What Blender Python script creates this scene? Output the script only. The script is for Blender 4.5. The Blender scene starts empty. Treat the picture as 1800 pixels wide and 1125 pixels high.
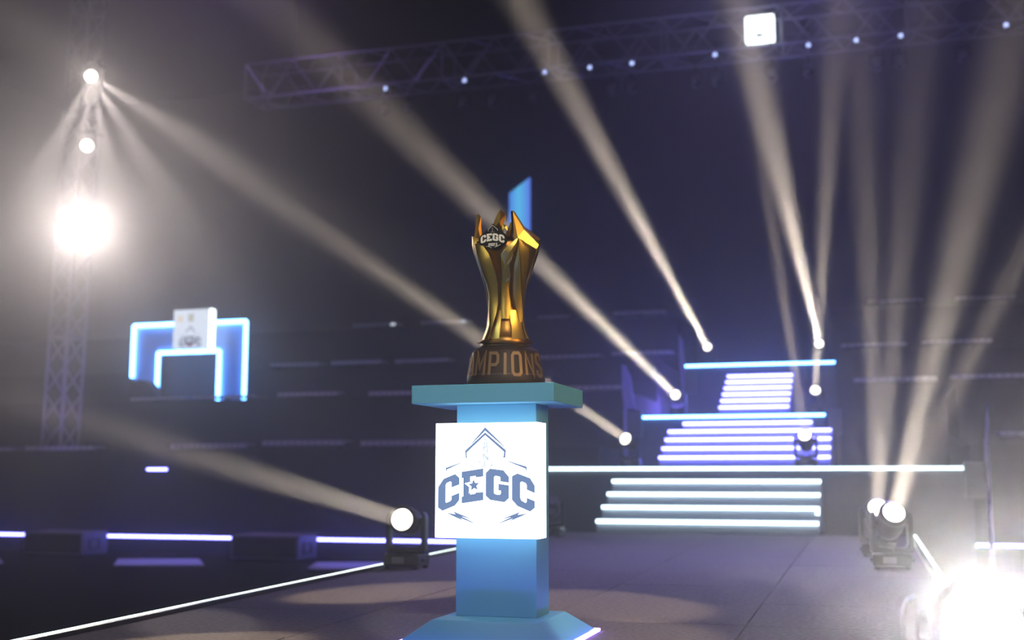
import bpy, bmesh, math, random
from math import radians as R, sin, cos, pi
from mathutils import Vector, Matrix

random.seed(7)
SC = bpy.context.scene
COL = SC.collection

# ------------------------------------------------------------------ camera
FPX, EYE, CX, CY = 2080.0, 0.72, 900.0, 562.5
TH = math.atan(275.5 / FPX)
PS = math.atan(640 * cos(TH) / FPX)
FW = Vector((-sin(PS) * cos(TH), cos(PS) * cos(TH), sin(TH)))
RT = Vector((cos(PS), sin(PS), 0))
UP = RT.cross(FW)
EYEP = Vector((0, 0, EYE))
cam_data = bpy.data.cameras.new('camera')
cam_data.sensor_width = 36.0
cam_data.lens = FPX / 1800 * 36
cam_data.clip_start, cam_data.clip_end = 0.05, 200
cam_data.dof.use_dof = True
cam_data.dof.focus_distance = 5.2
cam_data.dof.aperture_fstop = 1.6
cam = bpy.data.objects.new('camera', cam_data)
COL.objects.link(cam)
m3 = Matrix((RT, UP, -FW)).transposed()
cam.matrix_world = Matrix.Translation(EYEP) @ m3.to_4x4()
SC.camera = cam

# ------------------------------------------------------------------ view, world, haze, washes
SC.view_settings.view_transform = 'Standard'
SC.view_settings.look = 'None'
SC.view_settings.gamma = 1
SC.view_settings.use_curve_mapping = False
SC.view_settings.exposure = 0.0
SC.cycles.use_denoising = True
SC.cycles.max_bounces = 4
SC.cycles.diffuse_bounces = 2
SC.cycles.volume_bounces = 0
SC.cycles.use_light_tree = False
SC.cycles.sample_clamp_indirect = 4

world = bpy.data.worlds.new('arena_dark')
SC.world = world
world.use_nodes = True
world.node_tree.nodes['Background'].inputs[0].default_value = (0.25, 0.3, 0.5, 1)
world.node_tree.nodes['Background'].inputs[1].default_value = 0.006

HAZE_DENSITY, HAZE_G = 0.0102, 0.85
WARM = (1.0, 0.84, 0.68)
BEAM = 0.5        # one knob for all beam lamps


def pix(x, y):
    return FW + RT * ((x - CX) / FPX) - UP * ((y - CY) / FPX)


def at_y(x, y, Y):
    r = pix(x, y)
    return EYEP + r * (Y / r.y)


def at_z(x, y, z):
    r = pix(x, y)
    return EYEP + r * ((z - EYE) / r.z)


def at_d(x, y, d):
    return EYEP + pix(x, y) * d


def look_rot(d):
    return Vector(d).normalized().to_track_quat('-Z', 'Y')


def area_light(name, loc, target, sx, sy, power, color, spread=180):
    L = bpy.data.lights.new(name, 'AREA')
    L.shape = 'RECTANGLE'
    L.size, L.size_y, L.energy, L.color = sx, sy, power, color
    L.spread = R(spread)
    o = bpy.data.objects.new(name, L)
    COL.objects.link(o)
    o.location = loc
    o.rotation_mode = 'QUATERNION'
    o.rotation_quaternion = look_rot(Vector(target) - Vector(loc))
    return o


def spot_light(name, loc, d, power, half_deg, color=WARM, blend=0.35, size=0.04, parent=None):
    L = bpy.data.lights.new(name, 'SPOT')
    L.energy, L.color = power, color
    L.spot_size, L.spot_blend = R(2 * half_deg), blend
    L.shadow_soft_size = size
    o = bpy.data.objects.new(name, L)
    COL.objects.link(o)
    o.location = loc
    o.rotation_mode = 'QUATERNION'
    o.rotation_quaternion = look_rot(d)
    return o


def beam_light(name, loc, d, power, half_deg, color=WARM, size=0.13):
    """a lamp's lens: a small disc that throws a narrow, nearly parallel beam"""
    L = bpy.data.lights.new(name, 'AREA')
    L.shape = 'DISK'
    L.size, L.energy, L.color = size, power, color
    L.spread = R(2 * half_deg)
    o = bpy.data.objects.new(name, L)
    COL.objects.link(o)
    o.location = loc
    o.rotation_mode = 'QUATERNION'
    o.rotation_quaternion = look_rot(d)
    return o


# added fill lights without visible fixtures, for podium, trophy, stairs, stands and haze
area_light('front_wash', (-2.5, -3.0, 6.5), (-1.8, 5.5, 1.0), 1.6, 0.6, 8, (0.70, 0.95, 0.95), 60)
area_light('front_fill', (-6.5, -2.5, 2.6), (-1.7, 5.3, 1.4), 3.5, 2.0, 12, (1.0, 0.95, 0.65), 70)  # added soft panel, gives the trophy something to reflect
area_light('foot_blue', (-1.0, 1.2, 0.25), (-1.64, 5.1, 0.35), 1.2, 0.1, 2.0, (0.10, 0.25, 1.0), 50)  # added low blue fill for the podium column and foot
area_light('side_amber', (5.5, 2.0, 3.2), (-1.7, 5.3, 1.5), 0.8, 1.6, 18, (1.0, 0.62, 0.2), 40)  # added amber fill for the right-hand trophy facets
area_light('stair_fill', (-2.1, 27.6, 2.2), (-2.1, 18.0, 5.0), 5.0, 0.6, 380, (0.20, 0.16, 1.0))  # added blue lamp hidden behind the stairs, tints the haze violet
area_light('stand_wash', (-13.0, 19.0, 13.0), (-11.0, 19.0, 0.0), 8.0, 1.0, 260, (0.40, 0.22, 0.9), 110)
area_light('right_wash', (6.0, 19.0, 13.0), (5.0, 19.0, 0.0), 6.0, 1.0, 420, (0.30, 0.22, 0.9), 110)
area_light('runway_wash', (-0.5, 17.0, 11.5), (-1.0, 10.5, 0.0), 3.0, 1.0, 170, (0.42, 0.36, 1.0), 44)  # added to lift the violet on the runway carpet
area_light('bench_wash', (-7.0, 13.0, 10.0), (-7.0, 26.0, 1.0), 10.0, 1.0, 150, (0.5, 0.42, 0.9))
# a few white cutting lights from the roof onto the runway (pools on the carpet)
for (px, py, src, hd, pw) in ((690, 1040, (-6.5, -3.0, 7.6), 2.4, 15000), (330, 1135, (-7.0, -2.5, 7.6), 2.2, 12000),
                              (1070, 1062, (4.5, -2.0, 7.6), 2.6, 13000), (1110, 1118, (2.0, -3.5, 7.6), 2.2, 9000)):
    t = at_z(px, py, 0)
    spot_light('runway_pool', src, t - Vector(src), pw, hd, (1.0, 0.78, 0.5), 0.5)


spot_light('trophy_key', (2.5, -3.0, 7.6), Vector((-1.66, 5.2, 1.3)) - Vector((2.5, -3.0, 7.6)), 3200, 3.0, (1.0, 0.86, 0.62), 0.6)  # added key light, brightens the trophy and the podium slab


# ------------------------------------------------------------------ materials
MAT = {}


def principled(name, col, rough=0.6, metal=0.0, spec=0.5, bump=0.0, bscale=60, vary=0.0, vscale=6):
    m = bpy.data.materials.new(name)
    m.use_nodes = True
    nt = m.node_tree
    b = nt.nodes['Principled BSDF']
    b.inputs['Base Color'].default_value = (*col, 1)
    b.inputs['Roughness'].default_value = rough
    b.inputs['Metallic'].default_value = metal
    b.inputs['Specular IOR Level'].default_value = spec
    if bump or vary:
        tc = nt.nodes.new('ShaderNodeTexCoord')
    if bump:
        n = nt.nodes.new('ShaderNodeTexNoise')
        n.inputs['Scale'].default_value = bscale
        n.inputs['Detail'].default_value = 4
        nt.links.new(tc.outputs['Object'], n.inputs['Vector'])
        bp = nt.nodes.new('ShaderNodeBump')
        bp.inputs['Strength'].default_value = bump
        bp.inputs['Distance'].default_value = 0.01
        nt.links.new(n.outputs['Fac'], bp.inputs['Height'])
        nt.links.new(bp.outputs['Normal'], b.inputs['Normal'])
    if vary:
        n2 = nt.nodes.new('ShaderNodeTexNoise')
        n2.inputs['Scale'].default_value = vscale
        n2.inputs['Detail'].default_value = 6
        nt.links.new(tc.outputs['Object'], n2.inputs['Vector'])
        rp = nt.nodes.new('ShaderNodeValToRGB')
        rp.color_ramp.elements[0].position = 0.3
        rp.color_ramp.elements[1].position = 0.7
        rp.color_ramp.elements[0].color = (*[c * (1 - vary) for c in col], 1)
        rp.color_ramp.elements[1].color = (*[min(1, c * (1 + vary)) for c in col], 1)
        nt.links.new(n2.outputs['Fac'], rp.inputs['Fac'])
        nt.links.new(rp.outputs['Color'], b.inputs['Base Color'])
    MAT[name] = m
    return m


def emissive(name, col, strength):
    m = bpy.data.materials.new(name)
    m.use_nodes = True
    nt = m.node_tree
    nt.nodes.remove(nt.nodes['Principled BSDF'])
    e = nt.nodes.new('ShaderNodeEmission')
    e.inputs[0].default_value = (*col, 1)
    e.inputs[1].default_value = strength
    nt.links.new(e.outputs[0], nt.nodes['Material Output'].inputs['Surface'])
    MAT[name] = m
    return m


principled('carpet', (0.115, 0.105, 0.11), 0.85, 0, 0.2, 0.5, 220, 0.35, 40)
principled('arena_floor', (0.004, 0.004, 0.005), 1.0, 0, 0.0, 0.2, 30)
principled('dark_wall', (0.020, 0.018, 0.028), 0.85, 0, 0.2, 0.1, 8)
principled('dark_panel', (0.022, 0.020, 0.028), 0.8, 0, 0.2)
principled('black_metal', (0.018, 0.018, 0.020), 0.38, 0.0, 0.6)
principled('black_plastic', (0.012, 0.012, 0.014), 0.45)
principled('grey_plastic', (0.16, 0.17, 0.18), 0.5)
principled('truss_metal', (0.28, 0.28, 0.31), 0.45, 0.5)
principled('pale_bench', (0.48, 0.48, 0.50), 0.55, 0, 0.4)
principled('stud_grey', (0.75, 0.75, 0.75), 0.4)
principled('riser_grey', (0.46, 0.48, 0.56), 0.6, 0, 0.3)
principled('landing_grey', (0.10, 0.10, 0.13), 0.7, 0, 0.3)
principled('blue_paint', (0.09, 0.33, 0.54), 0.55, 0, 0.3)
principled('fin_violet', (0.48, 0.42, 0.85), 0.5)
principled('gate_blue', (0.25, 0.40, 0.72), 0.5)
principled('gate_dark', (0.05, 0.03, 0.04), 0.7)
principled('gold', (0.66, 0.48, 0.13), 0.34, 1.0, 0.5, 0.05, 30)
principled('gold_shaded', (0.26, 0.14, 0.035), 0.4, 1.0)  # gold with the shade of grooves and spikes put into its colour
principled('plinth_brown', (0.020, 0.012, 0.007), 0.5, 0.0, 0.25)
principled('plinth_letter', (0.17, 0.10, 0.045), 0.45, 0.3)
principled('badge_black', (0.006, 0.008, 0.012), 0.7, 0, 0.1)
principled('badge_white', (0.62, 0.66, 0.70), 0.4)
principled('floor_light_patch', (0.45, 0.45, 0.5), 0.4)  # pale tone stands in for strip light on the arena floor
principled('speaker_grille', (0.03, 0.03, 0.035), 0.6, 0, 0.3, 0.6, 300)
principled('sub_side', (0.26, 0.24, 0.30), 0.45, 0, 0.4)
emissive('led_white', (0.70, 0.95, 1.0), 4.6)
emissive('led_blue', (0.16, 0.16, 1.0), 20.0)
emissive('led_cyan', (0.13, 0.40, 1.0), 16.0)
emissive('led_violet', (0.30, 0.16, 1.0), 22.0)
emissive('led_edge', (0.86, 1.0, 0.95), 3.2)
emissive('lens', (1.0, 0.93, 0.82), 5.0)
emissive('lens_flood', (1.0, 0.95, 0.90), 25.0)
emissive('lens_blue', (0.45, 0.55, 1.0), 1.8)
emissive('lightbox', (0.93, 0.98, 1.0), 3.1)
emissive('logo_print', (0.17, 0.27, 0.50), 0.95)
emissive('logo_light', (0.40, 0.62, 0.85), 0.95)
emissive('sign_white', (0.80, 0.88, 1.0), 0.95)
emissive('sign_bright', (0.9, 1.0, 1.0), 3.0)
emissive('sign_print', (0.10, 0.12, 0.20), 0.6)
emissive('sign_maroon', (0.16, 0.06, 0.12), 0.9)
emissive('sign_cream', (0.85, 0.75, 0.65), 0.9)
emissive('sign_olive', (0.55, 0.55, 0.50), 0.9)
emissive('screen_blue', (0.06, 0.30, 0.95), 1.0)
m = MAT['screen_blue']        # LED banner: violet-blue at its sides, cyan in the middle
nt = m.node_tree
tc = nt.nodes.new('ShaderNodeTexCoord')
sp = nt.nodes.new('ShaderNodeSeparateXYZ')
rp = nt.nodes.new('ShaderNodeValToRGB')
rp.color_ramp.elements[0].color = (0.10, 0.26, 0.95, 1)
rp.color_ramp.elements[1].color = (0.12, 0.22, 0.95, 1)
e2 = rp.color_ramp.elements.new(0.45)
e2.color = (0.12, 0.62, 1.0, 1)
nt.links.new(tc.outputs['Generated'], sp.inputs[0])
nt.links.new(sp.outputs['X'], rp.inputs[0])
nt.links.new(rp.outputs[0], [n for n in nt.nodes if n.type == 'EMISSION'][0].inputs[0])


# ------------------------------------------------------------------ mesh helpers
class MB:
    """collects shapes; build() links them as ONE mesh object"""

    def __init__(self):
        self.v, self.f = [], []

    def add(self, vs, fs):
        b = len(self.v)
        self.v += [tuple(v) for v in vs]
        self.f += [[b + i for i in f] for f in fs]
        return self

    def box(self, x0, x1, y0, y1, z0, z1):
        vs = [(x, y, z) for z in (z0, z1) for y in (y0, y1) for x in (x0, x1)]
        return self.add(vs, [(0, 2, 3, 1), (4, 5, 7, 6), (0, 1, 5, 4), (2, 6, 7, 3), (0, 4, 6, 2), (1, 3, 7, 5)])

    def hexa(self, bot, top):
        return self.add(list(bot) + list(top), [(3, 2, 1, 0), (4, 5, 6, 7), (0, 1, 5, 4), (1, 2, 6, 5), (2, 3, 7, 6), (3, 0, 4, 7)])

    def prism(self, pts, off):
        """closed outline pts (3-D) pushed along off"""
        n = len(pts)
        off = Vector(off)
        a = [Vector(p) for p in pts]
        vs = a + [p + off for p in a]
        fs = [list(range(n)), list(range(2 * n - 1, n - 1, -1))]
        fs += [(i, n + i, n + (i + 1) % n, (i + 1) % n) for i in range(n)]
        return self.add(vs, fs)

    def tube(self, a, b, r, n=8, r2=None):
        a, b = Vector(a), Vector(b)
        r2 = r if r2 is None else r2
        d = (b - a).normalized()
        u = d.orthogonal().normalized()
        w = d.cross(u)
        vs = []
        for p, q in ((a, r), (b, r2)):
            for i in range(n):
                t = 2 * pi * i / n
                vs.append(p + u * (q * cos(t)) + w * (q * sin(t)))
        fs = [(i, (i + 1) % n, n + (i + 1) % n, n + i) for i in range(n)]
        fs += [list(range(n - 1, -1, -1)), list(range(n, 2 * n))]
        return self.add(vs, fs)

    def lathe(self, prof, n=32, origin=(0, 0, 0), axis='Z'):
        vs, fs = [], []
        ox, oy, oz = origin
        for (r, h) in prof:
            for i in range(n):
                t = 2 * pi * i / n
                if axis == 'Z':
                    vs.append((ox + r * cos(t), oy + r * sin(t), oz + h))
                else:       # along +Y
                    vs.append((ox + r * cos(t), oy + h, oz - r * sin(t)))
        for k in range(len(prof) - 1):
            for i in range(n):
                j = (i + 1) % n
                fs.append((k * n + i, k * n + j, (k + 1) * n + j, (k + 1) * n + i))
        fs.append(list(range(n - 1, -1, -1)))
        k = (len(prof) - 1) * n
        fs.append([k + i for i in range(n)])
        return self.add(vs, fs)

    def build(self, name, mat, parent=None, origin=(0, 0, 0), bevel=0.0, smooth=False):
        o3 = Vector(origin)
        me = bpy.data.meshes.new(name)
        me.from_pydata([Vector(v) - o3 for v in self.v], [], self.f)
        bm = bmesh.new()
        bm.from_mesh(me)
        bmesh.ops.recalc_face_normals(bm, faces=bm.faces)
        bm.to_mesh(me)
        bm.free()
        me.materials.append(MAT[mat])
        if smooth:
            for p in me.polygons:
                p.use_smooth = len(p.vertices) == 4
        o = bpy.data.objects.new(name, me)
        COL.objects.link(o)
        if parent is not None:
            o.parent = parent
        else:
            o.location = o3
        if bevel:
            bv = o.modifiers.new('bevel', 'BEVEL')
            bv.width = bevel
            bv.segments = 2
            bv.limit_method = 'ANGLE'
        return o


def tag(o, label=None, cat=None, group=None, kind=None):
    if label:
        o['label'] = label
    if cat:
        o['category'] = cat
    if group:
        o['group'] = group
    if kind:
        o['kind'] = kind
    return o


def thing(name, label, cat, loc=(0, 0, 0), rz=0, group=None):
    o = bpy.data.objects.new(name, None)
    COL.objects.link(o)
    o.location = loc
    o.rotation_euler = (0, 0, rz)
    return tag(o, label, cat, group)


def twin(o, parent=None):
    """copy of an object with copies of its parts and sub-parts"""
    c = o.copy()
    COL.objects.link(c)
    if parent is not None:
        c.parent = parent
    for ch in list(o.children):
        twin(ch, c)
    return c


def struct(o):
    o['kind'] = 'structure'
    return o


def stroke(pts, w, closed=False):
    """pen stroke of width w along 2-D points -> list of quads with mitred corners"""
    n = len(pts)
    P = [Vector(p) for p in pts]
    L, Rr = [], []
    for i in range(n):
        if closed or 0 < i < n - 1:
            a, b, c = P[(i - 1) % n], P[i], P[(i + 1) % n]
            d1, d2 = (b - a).normalized(), (c - b).normalized()
        elif i == 0:
            d1 = d2 = (P[1] - P[0]).normalized()
        else:
            d1 = d2 = (P[-1] - P[-2]).normalized()
        n1, n2 = Vector((-d1.y, d1.x)), Vector((-d2.y, d2.x))
        nn = (n1 + n2)
        nn = nn.normalized() if nn.length > 1e-6 else n1
        k = w / 2 / max(0.45, nn.dot(n1))
        L.append(P[i] + nn * k)
        Rr.append(P[i] - nn * k)
    q = []
    for i in range(n if closed else n - 1):
        j = (i + 1) % n
        q.append((L[i], L[j], Rr[j], Rr[i]))
    return q


# stroke alphabet on a 1 x 1 cell (pen width is added on top)
GLYPH = {
    'C': [([(1, .72), (1, .88), (.8, 1), (.2, 1), (0, .88), (0, .12), (.2, 0), (.8, 0), (1, .12), (1, .28)], False)],
    'H': [([(0, 0), (0, 1)], False), ([(1, 0), (1, 1)], False), ([(0, .5), (1, .5)], False)],
    'A': [([(0, 0), (.5, 1), (1, 0)], False), ([(.22, .33), (.78, .33)], False)],
    'M': [([(0, 0), (0, 1), (.5, .35), (1, 1), (1, 0)], False)],
    'P': [([(0, 0), (0, 1), (.75, 1), (1, .88), (1, .58), (.75, .46), (0, .46)], False)],
    'I': [([(.5, 0), (.5, 1)], False)],
    'O': [([(.2, 0), (.8, 0), (1, .12), (1, .88), (.8, 1), (.2, 1), (0, .88), (0, .12)], True)],
    'N': [([(0, 0), (0, 1), (1, 0), (1, 1)], False)],
    'S': [([(1, .74), (1, .88), (.8, 1), (.2, 1), (0, .88), (0, .64), (1, .36), (1, .12), (.8, 0), (.2, 0), (0, .12), (0, .26)], False)],
    '2': [([(0, .8), (0, 1), (1, 1), (1, .55), (0, .42), (0, 0), (1, 0)], False)],
    '0': [([(0, 0), (1, 0), (1, 1), (0, 1)], True)],
    '3': [([(0, 1), (1, 1), (1, 0), (0, 0)], False), ([(.3, .5), (1, .5)], False)],
}

# the emblem, in its own drawing units (x right, y down), as it is printed on the lit box
L_C1 = [(280, 545), (240, 510), (130, 555), (80, 630), (80, 815), (122, 843), (240, 795), (280, 745), (280, 680), (207, 708), (207, 740), (195, 755), (157, 771), (150, 760), (150, 612), (160, 592), (195, 577), (207, 585), (207, 632), (280, 605)]
L_E = [(302, 490), (505, 460), (505, 532), (438, 541), (432, 527), (383, 534), (383, 585), (430, 580), (430, 645), (383, 650), (383, 695), (430, 688), (435, 676), (505, 672), (505, 745), (302, 775), (302, 715), (318, 712), (318, 545), (302, 548)]
L_G = [(568, 462), (690, 477), (742, 537), (742, 612), (663, 600), (663, 545), (655, 533), (615, 526), (603, 540), (603, 680), (615, 691), (655, 697), (668, 685), (668, 660), (645, 655), (645, 598), (742, 612), (742, 725), (700, 762), (568, 742), (528, 705), (528, 500)]
L_G = [(568, 462), (690, 477), (742, 537), (742, 588), (663, 577), (663, 545), (655, 533), (615, 526), (603, 540), (603, 680), (615, 691), (655, 697), (668, 685), (668, 660), (645, 655), (645, 598), (742, 612), (742, 725), (700, 762), (568, 742), (528, 705), (528, 500)]
L_C2 = [(770, 530), (820, 505), (935, 548), (977, 615), (977, 680), (905, 650), (905, 610), (895, 592), (860, 577), (845, 587), (845, 720), (855, 745), (895, 768), (905, 755), (905, 722), (977, 750), (977, 810), (935, 843), (820, 795), (770, 740)]
L_ROOF1 = [(520, 88), (720, 282), (690, 262), (520, 120), (365, 270), (345, 290)]
L_ROOF2 = [(520, 135), (714, 297), (706, 368), (690, 362), (697, 312), (520, 160), (349, 314), (351, 366), (340, 370), (334, 300)]
L_WINGL = [(310, 400), (150, 455), (152, 495), (162, 470), (308, 404)]
L_WINGR = [(722, 390), (905, 445), (905, 495), (893, 463), (735, 400)]
L_BOLT = [(154, 857), (246, 874), (224, 846), (418, 921), (304, 892), (461, 968), (290, 906), (333, 936), (210, 884)]
L_BOLTR = [(1068 - x, y) for (x, y) in L_BOLT][::-1]


def star_pts(cx, cy, r, rot=0.0, inner=0.42, left=1.0):
    out = []
    for i in range(10):
        a = pi / 2 + rot + i * pi / 5
        q = r if i % 2 == 0 else r * inner
        x = cos(a) * q
        if x < -r * 0.8:
            x *= left
        out.append((cx + x, cy - sin(a) * q))
    return out


L_STARBACK = star_pts(412, 612, 84, 0.1, 0.48)
L_STAR = star_pts(418, 612, 54, 0.1, 0.46)
STATUE = [[(460, 402), (592, 402)], [(486, 440), (592, 436)], [(470, 402), (470, 410)], [(500, 395), (508, 290), (518, 200), (532, 200), (540, 290), (548, 395)],
          [(512, 385), (522, 300), (538, 385)], [(497, 270), (545, 262)], [(588, 402), (582, 440)], [(515, 402), (515, 440)], [(505, 330), (545, 375)]]


# ------------------------------------------------------------------ arena shell
FLOOR_Z = -0.80
struct(MB().box(-30, 26, -8, 40, FLOOR_Z - .2, FLOOR_Z).build('floor', 'arena_floor'))
struct(MB().box(-30, 26, 38, 38.4, FLOOR_Z, 15).build('wall_back', 'dark_wall'))
struct(MB().box(-30.4, -30, -8, 38.4, FLOOR_Z, 15).build('wall_left', 'dark_wall'))
struct(MB().box(26, 26.4, -8, 38.4, FLOOR_Z, 15).build('wall_right', 'dark_wall'))
struct(MB().box(-30, 26, 4, 38.4, 15, 15.3).build('ceiling', 'dark_wall'))

# runway: substructure and loose deck panels with open joints
def left_edge(y):
    return -3.28 - 0.0575 * y


RIGHT_EDGE = 0.36
Y0, Y1 = 0.8, 15.36
run = struct(MB().hexa([(left_edge(Y0), Y0, FLOOR_Z), (RIGHT_EDGE, Y0, FLOOR_Z), (RIGHT_EDGE, Y1, FLOOR_Z), (left_edge(Y1), Y1, FLOOR_Z)],
                       [(left_edge(Y0), Y0, -.03), (RIGHT_EDGE, Y0, -.03), (RIGHT_EDGE, Y1, -.03), (left_edge(Y1), Y1, -.03)]).build('floor_runway', 'dark_panel'))
run['label'] = 'dark carpeted runway leading to the lit stairs'
xs_fr = [0, .25, .5, .75, 1]
y = Y0
rows = []
while y < Y1 - .1:
    rows.append((y, min(y + 1.04, Y1)))
    y += 1.04
for ri, (ya, yb) in enumerate(rows):
    for ci in range(4):
        g = .003
        def X(fr, yy):
            return left_edge(yy) + (RIGHT_EDGE - left_edge(yy)) * fr
        a, b = xs_fr[ci], xs_fr[ci + 1]
        zt = random.uniform(-.002, .0)
        bot = [(X(a, ya) + g, ya + g, -.028), (X(b, ya) - g, ya + g, -.028), (X(b, yb) - g, yb - g, -.028), (X(a, yb) + g, yb - g, -.028)]
        top = [(p[0], p[1], zt + random.uniform(-.001, .001)) for p in bot]
        MB().hexa(bot, top).build('deck_panel', 'carpet', run, bevel=.003)

# ------------------------------------------------------------------ grandstand tiers (left and right of the staircase)
def tier(name, x0, x1, y0, z1, label):
    o = MB().box(x0, x1, y0, 37.9, FLOOR_Z + .001, z1).build(name, 'dark_wall', origin=((x0 + x1) / 2, y0, FLOOR_Z))
    tag(o, label, 'grandstand tier')
    return o


ROWY = [21.0, 23.6, 27.0, 30.5]
zr = [at_y(500, 790, ROWY[0]).z, at_y(540, 700, ROWY[1]).z, at_y(620, 645, ROWY[2]).z, at_y(660, 578, ROWY[3]).z]
STRUCT_X = {'left': (-29.5, -4.75), 'right': (1.5, 25.5)}
prev = {}
words = ['lowest', 'second', 'third', 'topmost']
for k in range(4):
    yb = ROWY[k + 1] - .01 if k < 3 else 33.5
    for side, (xa, xb) in STRUCT_X.items():
        if k >= 2 and side == 'right':
            xa = -.95
        o = MB().box(xa, xb, ROWY[k], yb, FLOOR_Z + .001, zr[k]).build('grandstand_tier', 'dark_wall', origin=((xa + xb) / 2, ROWY[k], FLOOR_Z))
        tag(o, f'dark {words[k]} grandstand tier on the {side} of the lit stairs', 'grandstand tier', 'grandstand tiers')

# ------------------------------------------------------------------ pale benches along the tier fronts
BENCH = {0: [(-70, 20, 790, 9), (45, 165, 788, 10), (300, 431, 784, 12), (461, 603, 779, 12), (634, 782, 779, 12), (1755, 1850, 763, 10)],
         1: [(230, 325, 701, 7), (338, 452, 698, 7), (488, 594, 693, 9), (648, 790, 691, 9), (985, 1090, 682, 9), (1500, 1648, 667, 9), (1672, 1810, 661, 8)],
         2: [(475, 562, 641, 8), (582, 672, 637, 8), (694, 790, 634, 7), (935, 1055, 627, 7), (1075, 1180, 620, 7), (1478, 1595, 606, 6), (1620, 1745, 600, 6)],
         3: [(620, 700, 571, 7), (740, 822, 566, 7), (945, 1003, 557, 6), (1078, 1168, 549, 6), (1525, 1623, 529, 6), (1680, 1785, 523, 6)]}
BLAB = {0: ['cut off by the left edge of the picture', 'under the foot of the lattice tower', 'below the lit gateway, right of the tower',
            'studded, below and right of the gateway', 'running behind the white lit box', 'cut off by the right edge of the picture'],
        1: ['under the left post of the gateway', 'under the right post of the gateway', 'first to the right of the gateway',
            'running behind the left end of the podium top', 'seen right of the podium top', 'right of the stairs behind the pale beams', 'last one at the far right'],
        2: ['first right of the gateway', 'second right of the gateway', 'just left of the trophy base', 'just right of the trophy base',
            'beside the top flight of stairs', 'right of the top landing', 'farther right behind the slanting beam'],
        3: ['with a bright glint at one end', 'just left of the trophy stem', 'just right of the trophy stem', 'above the stairs',
            'right of the stairs in the beams', 'at the far right in the beams']}
for k, lst in BENCH.items():
    for i, (xa, xb, yc, th) in enumerate(lst):
        Y = ROWY[k] - .10
        pa, pb = at_y(xa, yc, Y), at_y(xb, yc, Y)
        zc = at_y((xa + xb) / 2, yc, Y).z
        hh = th * Y / FPX / 2 * .85
        o = thing('bleacher_bench', f'pale grey bench on the {words[k]} tier, {BLAB[k][i]}', 'bench', ((pa.x + pb.x) / 2, Y, zc - hh), 0, 'pale bleacher benches')
        w = (pb.x - pa.x) / 2
        MB().box(-w, w, -.02, .0995, 0, 2 * hh).build('front_board', 'pale_bench', o, bevel=.01)
        gap = zc - hh - zr[k]
        if gap > 0:
            for x in (-w * .8, 0, w * .8):
                MB().box(x - .04, x + .04, .12, .2, -gap, 2 * hh - .04).build('support_leg', 'dark_panel', o)
        MB().box(-w, w, .09, .42, 2 * hh - .04, 2 * hh).build('seat_board', 'pale_bench', o)
        s = MB()
        n = max(6, int(2 * w / .14))
        for j in range(n):
            x = -w + (j + .5) * 2 * w / n
            s.box(x - .028, x + .028, -.032, -.018, hh - .02, hh + .03)
        tag(s.build('stud_row', 'stud_grey', o), kind='stuff')
for (x, y, lab) in ((691, 570, 'bench just left of the trophy'), (814, 565, 'bench touching the trophy beam')):
    p = at_y(x, y, ROWY[3] - .182)
    o = thing('bench_glint', 'small glowing block for a glint on the top-tier ' + lab, 'glint', p)  # highlight on the bench end, built as a glowing block
    MB().box(-.09, .09, 0, .06, -.05, .05).build('glint_backing', 'grey_plastic', o, bevel=.01)
    MB().box(-.07, .07, -.012, 0, -.035, .035).build('lens', 'sign_white', o)  # glowing face of the glint

# ------------------------------------------------------------------ staircase with three flights
st = thing('staircase', 'tall three-flight stage staircase with a glowing light strip on every tread', 'staircase', (-2.1, 15.5, 0))
OS = Vector((-2.1, 15.5, 0))


def stair_step(x0, x1, y0, y1, z0, z1, mat, led, name='step', cap=0.0):
    s = MB().box(x0, x1, y0, y1, z0, z1).build(name, mat, st, origin=OS)
    a = MB().box(x0, x1, y0 - .035, y0 - .001, z1 - .048, z1 - .004)
    if cap:
        a.box(x1 - .05, x1, y0 - .022, y0 - .001, z1 - .004 - cap, z1 - .04)
    t = a.build('light_strip', led, s, origin=OS)
    return s


ys1 = [15.5, 15.85, 16.2, 16.52, 16.85]
zs1 = [.165, .34, .51, .685, .86]
for i in range(4):
    stair_step(-3.56, -.71, ys1[i], ys1[i + 1] - .001, 0, zs1[i], 'riser_grey', 'led_white', cap=.10 if i == 1 else 0)
stair_step(-5.6, 1.22, 16.85, 20.0, FLOOR_Z + .002, zs1[4], 'landing_grey', 'led_white', 'landing')
ys2 = [20.0, 20.33, 20.66, 21.0, 21.3, 21.62]
zs2 = [1.065, 1.225, 1.385, 1.54, 1.69]
for i in range(5):
    xa, xb = (-3.5, -.7) if i < 4 else (-3.28, -1.03)
    stair_step(xa, xb, ys2[i] + .001, ys2[i + 1] - .001, zs1[4] if i < 4 else zs2[3] - .5, zs2[i], 'riser_grey', 'led_blue')
stair_step(-4.12, -.82, 21.62, 23.3, FLOOR_Z + .002, 1.83, 'landing_grey', 'led_cyan', 'landing')
for i in range(6):
    ya = 23.3 + .3 * i
    stair_step(-2.88, -1.55, ya + .001, ya + .3, 1.0, 2.085 + .146 * i, 'riser_grey', 'led_blue')
stair_step(-3.8, -.72, 25.11, 26.8, FLOOR_Z + .002, 3.08, 'landing_grey', 'led_cyan', 'landing')
for (xa, xb, ya, yb, Y) in ((1105, 1128, 722, 768, 21.5), (1204, 1226, 652, 694, 25.0), (1458, 1479, 718, 765, 21.5), (1697, 1732, 812, 876, 16.7)):
    a, b = at_y(xa, yb, Y), at_y(xb, ya, Y)
    MB().box(a.x, b.x, Y - .05, Y + .1, a.z, b.z).build('end_post', 'grey_plastic', st, origin=OS, bevel=.01)

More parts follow.
